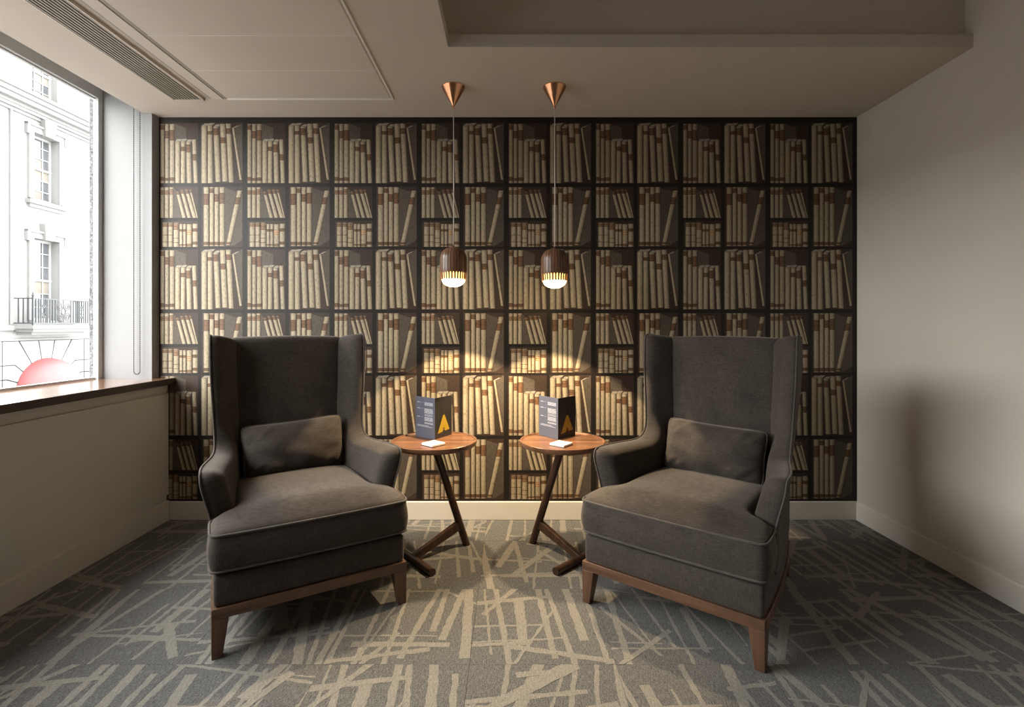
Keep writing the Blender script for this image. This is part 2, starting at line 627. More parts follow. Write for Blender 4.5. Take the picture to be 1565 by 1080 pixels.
tile_polys = []  # (layer, [(X, Y)*4], colour, spine?)


def tp(layer, pts, c, spine=False):
    tile_polys.append((layer, pts, c, spine))


def rect(layer, x0, y0, x1, y1, c, spine=False):
    tp(layer, [(x0, y1), (x1, y1), (x1, y0), (x0, y0)], c, spine)


def book(xt0, xt1, yt, xb0, xb1, yb, bands=(), c=CREAM, page=0):
    """A spine from its top edge to its bottom edge; bands are (y0, y1, colour)."""
    def at(y):
        t = (y - yt) / (yb - yt)
        return xt0 + (xb0 - xt0) * t, xt1 + (xb1 - xt1) * t
    tp(2, [(xb0 - 3.5, yb + 2), (xb1 + 3.5, yb + 2), (xt1 + 3.5, yt - 2), (xt0 - 3.5, yt - 2)], LINE)
    if page:
        w = xt1 - xt0
        tp(1.5, [(xt0, yt), (xt1, yt), (xt1 + page, yt - 20), (xt0 + page, yt - 20)], PAGE)
    cuts = sorted({yt, yb} | {q for a, b, _ in bands for q in (a, b)})
    for a, b in zip(cuts[:-1], cuts[1:]):
        col = c
        for y0, y1, cc in bands:
            if y0 <= (a + b) / 2 <= y1:
                col = cc
        (a0, a1), (b0, b1) = at(a), at(b)
        tp(3, [(b0, b), (b1, b), (a1, a), (a0, a)], col, True)
    for y0, y1, cc in bands:
        if y1 - y0 > 20:
            for q in (y0 + 3, y1 - 3, (y0 + y1) / 2):
                l, r = at(q)
                tp(4, [(l, q + 1.2), (r, q + 1.2), (r, q - 1.2), (l, q - 1.2)], LINE)
    l, r = at(yt + 9)
    tp(4, [(l, yt + 10), (r, yt + 10), (r, yt + 8), (l, yt + 8)], (0.25, 0.20, 0.15))


# cell backgrounds
for (x0, y0, x1, y1) in ((22, 68, 322, 540), (344, 64, 670, 540), (22, 566, 322, 813), (28, 835, 322, 1040), (352, 566, 670, 1040)):
    rect(0.5, x0, y0, x1, y1, BACK)
tp(1, [(140, 212), (226, 212), (226, 104), (140, 74)], FELT)
tp(1, [(226, 200), (229, 200), (229, 100), (226, 100)], LINE)
tp(1, [(656, 512), (670, 470), (670, 66), (600, 110)], FELT)
tp(1, [(130, 811), (215, 811), (150, 600), (130, 578)], FELT)
tp(1, [(532, 1030), (600, 1030), (670, 985), (670, 622), (625, 606), (532, 576)], FELT)
# upper left
for x0, x1, l0, l1, b0 in ((25, 57, 80, 120, 490), (62, 93, 130, 188, 498), (98, 137, 122, 204, 494)):
    book(x0, x1, 75, x0, x1, 539, ((l0, l1, LAB), (b0, 521, LAB)), CREAM2)
book(141, 181, 213, 141, 181, 538, (), page=16)
book(186, 222, 211, 184, 220, 538, ((253, 287, LAB),), page=16)
book(227, 264, 216, 234, 272, 538, ((235, 297, LAB),), page=16)
book(274, 306, 196, 288, 320, 538, ((312, 360, LAB),))
# upper right
book(348, 392, 90, 348, 392, 539, (), page=26)
book(396, 434, 87, 396, 438, 539, ((130, 158, LAB),), page=22)
book(441, 482, 97, 459, 500, 529, ((108, 163, LAB),), page=24)
book(493, 536, 74, 512, 555, 526, ((180, 226, LAB),))
book(539, 580, 72, 562, 602, 532, ((108, 152, LAB),))
book(589, 606, 106, 648, 667, 512, (), page=40)
# middle left
for x0, x1, l0 in ((25, 55, 595), (60, 92, 595), (97, 128, 585)):
    book(x0, x1, 572, x0, x1, 811, ((l0, 629, LAB2),))
book(146, 170, 602, 198, 228, 811, ((602, 630, LAB),))
book(180, 205, 589, 238, 268, 811, ((589, 622, LAB),))
book(216, 242, 586, 279, 312, 811, ((586, 622, LAB),))
book(252, 268, 588, 312, 321, 811, ((588, 615, LAB),))
# lower left
book(42, 83, 850, 42, 83, 1039, ((853, 882, LAB2), (944, 949, LAB), (998, 1003, LAB)))
book(88, 124, 850, 88, 124, 1039, ((853, 882, LAB2), (944, 949, LAB), (998, 1003, LAB)))
book(128, 171, 850, 128, 171, 1039, ((853, 906, LAB2), (969, 974, LAB), (1003, 1008, LAB)))
book(176, 201, 860, 176, 201, 1039, ((900, 920, LAB), (1018, 1030, LAB)))
book(204, 228, 860, 204, 228, 1039, ((900, 920, LAB), (1018, 1030, LAB)))
book(232, 274, 862, 232, 274, 1039, ((905, 945, (0.55, 0.34, 0.19)), (1014, 1036, LAB2)))
book(278, 319, 858, 278, 319, 1039, ((894, 920, LAB), (998, 1022, LAB)))
# lower right
for x0, x1, l0, l1 in ((365, 408, 622, 710), (412, 446, 578, 616), (450, 486, 625, 685), (490, 530, 615, 700)):
    book(x0, x1, 571, x0, x1, 1033, ((l0, l1, LAB), (1000, 1026, LAB)))
book(630, 668, 598, 540, 576, 1026, ((650, 706, LAB), (1002, 1020, LAB)))

ZS = 5.141                      # print units per photograph pixel
U = 1.0 / ZS / 256.0            # metres per print unit
TW, TH = 0.5203, 0.7527
wv, wfc, wcol, wuv = [], [], [], []
WX0, WX1, WZ0, WZ1 = -2.0995, XR - 0.0005, 0.109, ZC - 0.001


def clip(poly, axis, lim, keep_less):
    out = []
    for i in range(len(poly)):
        a, b = poly[i], poly[(i + 1) % len(poly)]
        ina = a[axis] <= lim if keep_less else a[axis] >= lim
        inb = b[axis] <= lim if keep_less else b[axis] >= lim
        if ina: out.append(a)
        if ina != inb:
            t = (lim - a[axis]) / (b[axis] - a[axis])
            out.append(tuple(a[k] + (b[k] - a[k]) * t for k in range(len(a))))
    return out


def put(poly, layer, c):
    for ax, lim, less in ((0, WX0, False), (0, WX1, True), (1, WZ0, False), (1, WZ1, True)):
        poly = clip(poly, ax, lim, less)
        if len(poly) < 3:
            return
    k = len(wv)
    for x, z, u in poly:
        wv.append((x, YB - 0.0004 - 0.00012 * layer, z))
        wuv.append(u)
    wfc.append(tuple(range(k, k + len(poly))))
    wcol.append(c)


put([(WX0, WZ0, FLAT), (WX1, WZ0, FLAT), (WX1, WZ1, FLAT), (WX0, WZ1, FLAT)], 0, SHELF)
ORX = (243.0 - 780.0) / 256.0
ORZ = EYE - (187.0 - 497.0) / 256.0
rnd = random.Random(5)
for ti in range(0, 9):
    for tj in range(0, 4):
        ox, oz = ORX + TW * ti, ORZ - TH * tj
        for layer, pts, c, sp in tile_polys:
            q = []
            for (X, Y), u in zip(pts, (0.0, 1.0, 1.0, 0.0, 0.0, 0.0, 0.0)):
                q.append((ox + (X - 15) * U, oz - (Y - 62) * U, u if sp else FLAT))
            put(q, layer, c)
me = bpy.data.meshes.new('wallpaper')
me.from_pydata(wv, [], wfc)
ca = me.color_attributes.new('print', 'FLOAT_COLOR', 'CORNER')
uvl = me.uv_layers.new(name='spine')
for p, c in zip(me.polygons, wcol):
    for li in p.loop_indices:
        ca.data[li].color = (c[0], c[1], c[2], 1)
        uvl.data[li].uv = (wuv[me.loops[li].vertex_index], 0.5)
wallpaper = link('wallpaper', me, M['print'], wall_back)
wallpaper['label'] = 'wallpaper printed with shelves of cream books'

# ------------------------------------------------------------------ carpet tiles
CT = 0.5
crnd = random.Random(21)


def carpet_tile_mesh():
    v = [(-CT / 2 + 0.0006, -CT / 2 + 0.0006, 0), (CT / 2 - 0.0006, -CT / 2 + 0.0006, 0), (CT / 2 - 0.0006, CT / 2 - 0.0006, 0), (-CT / 2 + 0.0006, CT / 2 - 0.0006, 0)]
    v += [(x, y, -0.007) for x, y, z in v]
    f = [(0, 1, 2, 3), (0, 4, 5, 1), (1, 5, 6, 2), (2, 6, 7, 3), (3, 7, 4, 0)]
    mi = [0] * 5
    strokes = []
    n_long = crnd.randint(6, 8)
    lean = crnd.uniform(-9, 9)
    for q in range(n_long):
        strokes.append((-0.26 + 0.52 * (q + crnd.uniform(0.1, 0.9)) / n_long, crnd.uniform(-0.16, 0.16), 90 + lean + crnd.gauss(0, 6), crnd.uniform(0.28, 0.9), crnd.choice((0.010, 0.013, 0.016, 0.022, 0.034)), crnd.uniform(0.85, 1.4)))
    for q in range(crnd.randint(4, 6)):
        strokes.append((crnd.uniform(-0.2, 0.2), crnd.uniform(-0.24, 0.24), crnd.gauss(0, 9), crnd.uniform(0.2, 0.62), crnd.choice((0.009, 0.011, 0.014, 0.018, 0.026)), crnd.uniform(0.8, 1.3)))
    for _ in range(crnd.randint(1, 2)):
        strokes.append((crnd.uniform(-0.2, 0.2), crnd.uniform(-0.2, 0.2), crnd.choice((40, 55, 125, 140)) + crnd.gauss(0, 8), crnd.uniform(0.2, 0.5), crnd.choice((0.014, 0.020, 0.030)), crnd.uniform(0.7, 2.0)))
    for si, (cx, cy, a, ln, w, tap) in enumerate(strokes):
        ca_, sa_ = math.cos(R(a)), math.sin(R(a))
        n = max(4, int(ln / 0.014))
        top, bot = [], []
        j0 = j1 = 0.0
        for k in range(n + 1):
            s = -ln / 2 + ln * k / n
            ww = w * (1 + (tap - 1) * k / n) / 2
            j0 = 0.5 * j0 + crnd.uniform(-0.0022, 0.0022)
            j1 = 0.5 * j1 + crnd.uniform(-0.0022, 0.0022)
            top.append((cx + s * ca_ - (ww + j0) * sa_, cy + s * sa_ + (ww + j0) * ca_))
            bot.append((cx + s * ca_ + (ww + j1) * sa_, cy + s * sa_ - (ww + j1) * ca_))
        for k in range(n):
            poly = [bot[k], bot[k + 1], top[k + 1], top[k]]
            L = CT / 2 - 0.0006
            for ax, lim, less in ((0, -L, False), (0, L, True), (1, -L, False), (1, L, True)):
                poly = clip(poly, ax, lim, less)
                if len(poly) < 3:
                    break
            if len(poly) >= 3:
                q = len(v)
                v += [(x, y, 0.0002 + 0.00006 * si) for x, y in poly]
                f.append(tuple(range(q, q + len(poly))))
                mi.append(1)
    me = bpy.data.meshes.new('carpet_tile')
    me.from_pydata(v, [], f)
    for p, m_ in zip(me.polygons, mi):
        p.material_index = m_
    me.materials.append(M['carpet_dark'])
    me.materials.append(M['carpet_light'])
    return me


tile_meshes = [carpet_tile_mesh() for _ in range(22)]
tx0, ty0 = -2.02 - 0.12, 2.746
k = 0
for i in range(9):
    for j in range(17):
        cx = tx0 + CT * (i + 0.5)
        cy = ty0 + CT * (0.5 - j)
        if cx - CT / 2 > XR or cy + CT / 2 < YN:
            continue
        o = bpy.data.objects.new('carpet_tile', tile_meshes[(k * 7 + crnd.randint(0, 5)) % len(tile_meshes)])
        k += 1
        COL.objects.link(o)
        o.parent = floor
        o.location = (cx, cy, 0)
        o.rotation_euler = (0, 0, math.pi * crnd.randint(0, 1))

# ------------------------------------------------------------------ wing armchair
HW = 0.352


def x_out(d, z):
    x = HW - (0.028 + 0.047 * smoothstep(0.95, 0.35, z)) * max(0.0, d / 0.78) ** 2
    x += 0.036 * smoothstep(0.40, 0.60, z) * smoothstep(0.56, 0.22, d)
    x += 0.006 * smoothstep(0.75, 1.1, z)
    return x


def thick(d, z):
    arm = 0.085
    wing = 0.050 + 0.060 * smoothstep(0.575, 0.70, d)
    w = smoothstep(0.58, 0.74, z)
    return arm * (1 - w) + wing * w


OUT = [(0.165, 0.265), (0.162, 0.40), (0.156, 0.52), (0.153, 0.575), (0.162, 0.598), (0.19, 0.607), (0.27, 0.606), (0.36, 0.603), (0.44, 0.602), (0.49, 0.606),
       (0.53, 0.622), (0.555, 0.652), (0.567, 0.70), (0.572, 0.78), (0.577, 0.90), (0.583, 1.02), (0.588, 1.085), (0.597, 1.106), (0.622, 1.112),
       (0.68, 1.108), (0.75, 1.100), (0.778, 1.092), (0.784, 1.06), (0.778, 0.85), (0.768, 0.55), (0.755, 0.265)]


def resample(pts, step):
    out = []
    n = len(pts)
    for i in range(n - 1):
        p0, p1, p2, p3 = pts[max(i - 1, 0)], pts[i], pts[i + 1], pts[min(i + 2, n - 1)]
        m = max(1, int(math.dist(p1, p2) / step))
        for s in range(m):
            t = s / m
            q = []
            for a in range(2):
                m1, m2 = (p2[a] - p0[a]) / 2, (p3[a] - p1[a]) / 2
                chord = p2[a] - p1[a]
                lim = 1.2 * math.dist(p1, p2)
                m1 = max(-lim, min(lim, m1))
                m2 = max(-lim, min(lim, m2))
                q.append((2 * t**3 - 3 * t**2 + 1) * p1[a] + (t**3 - 2 * t**2 + t) * m1 + (-2 * t**3 + 3 * t**2) * p2[a] + (t**3 - t**2) * m2)
            out.append(tuple(q))
    out.append(pts[-1])
    return out


def offset_ring(o2, dist, step=0.004):
    """Move a closed outline inwards (positive) in small smoothed steps so that corners do not fold."""
    n = len(o2)
    if dist > step * 1.01:
        cur = o2
        m = int(math.ceil(dist / step))
        for _ in range(m):
            cur = offset_ring(cur, dist / m)
            cur = [(0.6 * cur[i][0] + 0.2 * (cur[i - 1][0] + cur[(i + 1) % n][0]), 0.6 * cur[i][1] + 0.2 * (cur[i - 1][1] + cur[(i + 1) % n][1])) for i in range(n)]
        return cur
    if sum(o2[i - 1][0] * o2[i][1] - o2[i][0] * o2[i - 1][1] for i in range(n)) > 0:
        dist = -dist          # outline runs the other way round
    res = []
    for i in range(n):
        a, b = o2[i - 1], o2[(i + 1) % n]
        tx, ty = b[0] - a[0], b[1] - a[1]
        L = math.hypot(tx, ty) or 1
        # outline runs up the front then back over the top: inside is to the right
        res.append((o2[i][0] + ty / L * dist, o2[i][1] - tx / L * dist))
    return res


def lerp_ring(o2, c, t):
    return [(p[0] + (c[0] - p[0]) * t, p[1] + (c[1] - p[1]) * t) for p in o2]


def side_piece(s, chair):
    o2 = resample(OUT, 0.016)
    # close along the bottom
    m = 24
    o2 += [(0.755 + (0.165 - 0.755) * k / m, 0.265) for k in range(1, m)]
    c = (0.69, 0.50)
    rings = []

    def ring(r2, f):
        rings.append([(s * f(p[0], p[1]), p[0], p[1]) for p in r2])
    for t in (0.995, 0.7, 0.4, 0.15):
        ring(lerp_ring(o2, c, t), lambda d, z: x_out(d, z) - 0.000)
    ring(offset_ring(o2, 0.004), lambda d, z: x_out(d, z))
    ring(o2, lambda d, z: x_out(d, z) - 0.004)
    ring(o2, lambda d, z: x_out(d, z) - thick(d, z) * 0.30)
    ring(offset_ring(o2, 0.003), lambda d, z: x_out(d, z) - thick(d, z) * 0.55)
    ring(offset_ring(o2, 0.011), lambda d, z: x_out(d, z) - thick(d, z) * 0.78)
    ring(offset_ring(o2, 0.022), lambda d, z: x_out(d, z) - thick(d, z) * 0.92)
    r5 = offset_ring(o2, 0.036)
    ring(r5, lambda d, z: x_out(d, z) - thick(d, z) * 0.99)
    for t in (0.07, 0.14, 0.22, 0.32, 0.43, 0.55, 0.7, 0.85, 0.995):
        ring(lerp_ring(r5, c, t), lambda d, z: x_out(d, z) - thick(d, z) * (0.99 + 0.03 * smoothstep(0, 0.2, t)))
    o = MB().loft(rings).build('wing_arm', M['fabric'], chair, smooth=True)
    path = resample(OUT[:21], 0.014)
    MB().tube([(s * (x_out(d, z) - 0.001), d, z) for d, z in path], 0.0042, 6).build('piping', M['piping'], o, smooth=True)
    return o


SEAT_Z0, SEAT_Z1 = 0.292, 0.424
SEAT = [(-0.357, 0.022), (-0.352, 0.004), (-0.336, -0.006), (-0.20, -0.012), (0.0, -0.014), (0.20, -0.012), (0.336, -0.006), (0.352, 0.004), (0.357, 0.022),
        (0.356, 0.09), (0.352, 0.138), (0.335, 0.152), (0.29, 0.158), (0.270, 0.168), (0.264, 0.20), (0.258, 0.40), (0.248, 0.62), (0.235, 0.66),
        (0.0, 0.672), (-0.235, 0.66), (-0.248, 0.62), (-0.258, 0.40), (-0.264, 0.20), (-0.270, 0.168), (-0.29, 0.158), (-0.335, 0.152), (-0.352, 0.138), (-0.356, 0.09), (-0.357, 0.022)]


def seat_cushion(chair):
    o2 = resample(SEAT, 0.018)[:-1]
    c = (0.0, 0.10)
    rings = []

    def crown(x, d):
        e = max(0.0, min(1.0, (d + 0.012) / 0.14))
        e = math.sin(e * math.pi / 2)
        g = max(0.0, 1 - (abs(x) / 0.40) ** 2.4)
        b = 1 - 0.25 * smoothstep(0.35, 0.66, d)
        return 0.060 * e * g * b

    def outw(r2, k):      # move outwards a little for the bulge of the filling
        return offset_ring(r2, k)
    h = SEAT_Z1 - SEAT_Z0
    # bottom
    for t in (0.99, 0.5):
        rings.append([(x, d, SEAT_Z0 + 0.004) for x, d in lerp_ring(o2, c, t)])
    rings.append([(x, d, SEAT_Z0 + 0.004) for x, d in offset_ring(o2, 0.012)])
    rings.append([(x, d, SEAT_Z0 + 0.006) for x, d in offset_ring(o2, 0.003)])
    for q, kk in ((0.12, 0.0), (0.3, -0.006), (0.5, -0.008), (0.7, -0.006), (0.9, -0.001)):
        rings.append([(x, d, SEAT_Z0 + h * q) for x, d in outw(o2, kk)])
    rings.append([(x, d, SEAT_Z1) for x, d in o2])
    ring0 = offset_ring(o2, 0.008)
    rings.append([(x, d, SEAT_Z1 + 0.006 + crown(x, d) * 0.8) for x, d in ring0])
    for t in (0.06, 0.14, 0.24, 0.36, 0.5, 0.65, 0.8, 0.99):
        rings.append([(x, d, SEAT_Z1 + 0.008 + crown(x, d)) for x, d in lerp_ring(ring0, c, t)])
    o = MB().loft(rings).build('seat_cushion', M['fabric'], chair, smooth=True)
    # piping round the top and bottom edges of the visible front and ears
    for z in (SEAT_Z1 + 0.002, SEAT_Z0 + 0.010):
        MB().tube([(x, d, z + (crown(x, d) * 0.5 if z > 0.4 else 0)) for x, d in o2], 0.0046, 6, closed=True).build('piping', M['piping'], o, smooth=True)
    return o


def tapered(mb, cx, cy, w0, w1, z0, z1, ox=0.0, oy=0.0, d0=None, d1=None):
    """A four-sided leg: top centre (cx, cy) width w0, bottom shifted by (ox, oy), width w1."""
    rings = []
    for t in (0.0, 1.0):
        w = w0 + (w1 - w0) * t
        x, y, z = cx + ox * t, cy + oy * t, z0 + (z1 - z0) * t
        rings.append([(x - w / 2, y - w / 2, z), (x + w / 2, y - w / 2, z), (x + w / 2, y + w / 2, z), (x - w / 2, y + w / 2, z)])
    mb.loft(rings)
    return mb


def make_chair():
    ch = empty('wing_armchair')
    # upholstered base, narrowing to the rear
    vs, fs = rbox((0.346, 0.382, 0.056), 0.016, (8, 8, 3), 3)
    q = []
    for p in vs:
        d = p.y + 0.382 + 0.004
        q.append((p.x * (1 - 0.205 * max(0.0, d / 0.77) ** 2), d, p.z + 0.229))
    mesh('base', q, fs, M['fabric'], ch, True)
    # timber rail under it
    mb = MB()
    a0, a1 = 0.352, 0.322
    ds = [0.774 * i / 8 for i in range(9)]
    right = [(a0 - 0.072 * (d / 0.774) ** 2, d - 0.002) for d in ds]
    rings = [[(x, d, z) for x, d in right] + [(-x, d, z) for x, d in reversed(right)] for z in (0.136, 0.174)]
    mb.loft(rings)
    mb.build('rail', M['walnut'], ch, bevel=0.002, bseg=1)
    for s in (-1, 1):
        tapered(MB(), s * (0.352 - 0.027), 0.027 - 0.002, 0.054, 0.033, 0.137, 0.0, s * 0.0095, -0.0095).build('leg', M['walnut_leg'], ch, bevel=0.002, bseg=1)
    for s in (-1, 1):
        tapered(MB(), s * 0.254, 0.735, 0.050, 0.030, 0.137, 0.0, s * 0.004, 0.060).build('leg', M['walnut_leg'], ch, bevel=0.002, bseg=1)
    seat_cushion(ch)
    for s in (-1, 1):
        side_piece(s, ch)
    # back: padded front, slight crown, leaning a little
    vs, fs = rbox((0.262, 0.055, 0.408), 0.030, (14, 3, 18), 4)
    q = []
    for p in vs:
        z = p.z + 0.69
        d = p.y + 0.715 + 0.022 * (z - 0.45) / 0.65
        if p.y < 0:
            d -= 0.020 * (1 - (p.x / 0.268) ** 2) * smoothstep(0.30, 0.55, z) * (1 - 0.4 * smoothstep(0.8, 1.1, z))
        zz = z + 0.007 * (1 - (p.x / 0.268) ** 2) * smoothstep(0.9, 1.12, z)
        q.append((p.x, d, zz))
    mesh('backrest', q, fs, M['fabric'], ch, True)
    return ch


def copy_tree(o, parent=None):
    c = o.copy()
    COL.objects.link(c)
    c.parent = parent
    for ch in list(o.children):
        copy_tree(ch, c)
    return c


# front-left leg corner and heading of each chair, from where their feet stand on the floor
def chair_origin(corner, ang):
    e1 = Vector((math.cos(ang), math.sin(ang)))
    p = Vector(corner) + e1 * 0.350
    return (p.x, p.y, 0.0)


chairA = make_chair()
angA = math.atan2(0.366, 0.591)
chairA.location = chair_origin((-1.030, 1.765), angA)
chairA.rotation_euler = (0, 0, angA)
tag(chairA, 'charcoal linen wing armchair with walnut legs, beside the window parapet', 'armchair', 'pair of wing armchairs')
chairB = copy_tree(chairA)
angB = math.atan2(-0.457, 0.559)
chairB.location = chair_origin((0.303, 2.142), angB)
chairB.rotation_euler = (0, 0, angB)
tag(chairB, 'charcoal linen wing armchair with walnut legs, beside the plain white wall', 'armchair', 'pair of wing armchairs')


# lumbar cushions
def make_cushion(seed):
    rn = random.Random(seed)
    t = empty('lumbar_cushion')
    W_, H_, T_ = 0.226, 0.123, 0.078
    nu, nv = 40, 26
    ph = [rn.uniform(0, 6.28) for _ in range(8)]

    def pos(i, j, s):
        u = -1 + 2 * i / nu
        v = -1 + 2 * j / nv
        edge = max(0.0, 1 - abs(u) ** 2.6) ** 0.55 * max(0.0, 1 - abs(v) ** 2.6) ** 0.55
        x = u * W_ * (1 - 0.045 * (1 - v * v) * 0 - 0.035 * (1 - abs(v) ** 2) * abs(u) ** 3)
        z = v * H_ * (1 - 0.050 * (1 - abs(u) ** 2) * abs(v) ** 3)
        x *= 1 - 0.05 * abs(v) ** 7
        z *= 1 - 0.07 * abs(u) ** 9
        y = s * T_ * edge
        wr = 0.006 * math.sin(7 * u + 4 * v + ph[0]) * math.sin(3 * v - 2 * u + ph[1]) + 0.0035 * math.sin(15 * u * v + ph[2])
        corner = max(0, abs(u) + abs(v) - 1.05)
        wr += 0.03 * corner * math.sin(22 * (u - v * 0.6) + ph[3]) * edge
        y += wr * edge * s
        return (x, y, z)
    vs, fs = [], []
    for s in (-1, 1):
        k0 = len(vs)
        for i in range(nu + 1):
            for j in range(nv + 1):
                vs.append(pos(i, j, s))
        for i in range(nu):
            for j in range(nv):
                a = k0 + i * (nv + 1) + j
                f = (a, a + nv + 1, a + nv + 2, a + 1)
                fs.append(f if s < 0 else tuple(reversed(f)))
    mb = MB()
    mb.add(vs, fs)
    o = mb.build('cover', M['fabric'], t, smooth=True)
    bm = bmesh.new()
    bm.from_mesh(o.data)
    bmesh.ops.remove_doubles(bm, verts=bm.verts, dist=0.0002)
    bmesh.ops.recalc_face_normals(bm, faces=bm.faces)
    bm.to_mesh(o.data)
    bm.free()
    loop = [pos(i, 0, 1) for i in range(nu)] + [pos(nu, j, 1) for j in range(nv)] + [pos(i, nv, 1) for i in range(nu, 0, -1)] + [pos(0, j, 1) for j in range(nv, 0, -1)]
    MB().tube(loop, 0.0035, 6, closed=True).build('piping', M['piping'], t, smooth=True)
    return t


def place_on_chair(o, ch, loc, rot):
    m = Matrix.Translation(ch.location) @ Matrix.Rotation(ch.rotation_euler.z, 4, 'Z') @ Matrix.Translation(loc) @ rot
    o.location = m.to_translation()
    o.rotation_euler = m.to_euler()


cuA = make_cushion(3)
place_on_chair(cuA, chairA, Vector((0.008, 0.572, 0.582)), Matrix.Rotation(R(-14), 4, 'X') @ Matrix.Rotation(R(-2.5), 4, 'Y'))
tag(cuA, 'small oblong charcoal cushion on the wing armchair beside the window parapet', 'cushion', 'lumbar cushions on the armchairs')
cuB = make_cushion(8)
place_on_chair(cuB, chairB, Vector((0.0, 0.572, 0.580)), Matrix.Rotation(R(-14), 4, 'X') @ Matrix.Rotation(R(2), 4, 'Y'))
tag(cuB, 'small oblong charcoal cushion on the wing armchair beside the plain white wall', 'cushion', 'lumbar cushions on the armchairs')


# ------------------------------------------------------------------ side tables
TZ = 0.575


def make_table(name, foot, cen, bar_dir_sign, label):
    """foot: floor point of the slanting leg; cen: top centre; the brace runs under the top to a floor bar."""
    t = empty(name, (cen[0], cen[1], 0))
    f = Vector((foot[0] - cen[0], foot[1] - cen[1], 0))
    dirv = -f.normalized()
    r = 0.214
    prof = [(0.001, TZ - 0.024), (r - 0.03, TZ - 0.024), (r - 0.010, TZ - 0.021), (r - 0.002, TZ - 0.012), (r, TZ - 0.004), (r, TZ + 0.004), (r - 0.002, TZ + 0.006), (r - 0.007, TZ + 0.006), (r - 0.010, TZ + 0.003), (r - 0.013, TZ), (0.001, TZ)]
    o = MB().lathe(prof, seg=72).build('table_top', M['table_top'], t)
    auto_smooth(o, 35)
    top = Vector((0, 0, TZ - 0.022))
    foot3 = Vector((f.x, f.y, 0.0))
    ax = (top - foot3).normalized()
    # round leg cut level with the floor
    seg = 24
    rings = []
    u = Vector((-ax.y, ax.x, 0)).normalized()
    w = ax.cross(u)
    for zz, rad in ((0.0, 0.019), (0.03, 0.0195), (TZ - 0.0225, 0.0195)):
        ring = []
        for kk in range(seg):
            a = 2 * math.pi * kk / seg
            p = foot3 + (u * math.cos(a) + w * math.sin(a)) * rad
            s = (zz - p.z) / ax.z
            ring.append(p + ax * s)
        rings.append(ring)
    o = MB().loft(rings).build('leg', M['table_leg'], t)
    auto_smooth(o, 40)
    # floor bar, square to the brace
    bc = foot3 + dirv * 0.318
    perp = Vector((-dirv.y, dirv.x, 0))
    rb = 0.0185
    b0, b1 = bc - perp * 0.185 + Vector((0, 0, rb)), bc + perp * 0.185 + Vector((0, 0, rb))
    o = MB().tube([b0, b0 + (b1 - b0) * 0.5, b1], rb, 24).build('floor_bar', M['table_leg'], t)
    auto_smooth(o, 40)
    # brace from the bar up to the leg
    s0 = bc + Vector((0, 0, 0.022))
    s1 = foot3 + ax * 0.125
    along = (s1 - s0).normalized()
    side = perp
    upv = along.cross(side).normalized()
    if upv.z < 0: upv = -upv
    rings = []
    for tt, hh, ww in ((0.0, 0.016, 0.013), (0.5, 0.019, 0.013), (1.0, 0.024, 0.013)):
        p = s0 + (s1 - s0) * tt
        rings.append([p - side * ww - upv * hh, p + side * ww - upv * hh, p + side * ww + upv * hh, p - side * ww + upv * hh])
    MB().loft(rings).build('brace', M['table_leg'], t, bevel=0.003)
    tag(t, label, 'side table', 'pair of side tables')
    return t


cA, cB = (-0.383, 2.577), (0.262, 2.577)
make_table('side_table', (-0.232, 2.702), cA, 1, 'round walnut side table beside the armchair nearer the window')
make_table('side_table', (0.118, 2.724), cB, 1, 'round walnut side table beside the armchair nearer the plain white wall')


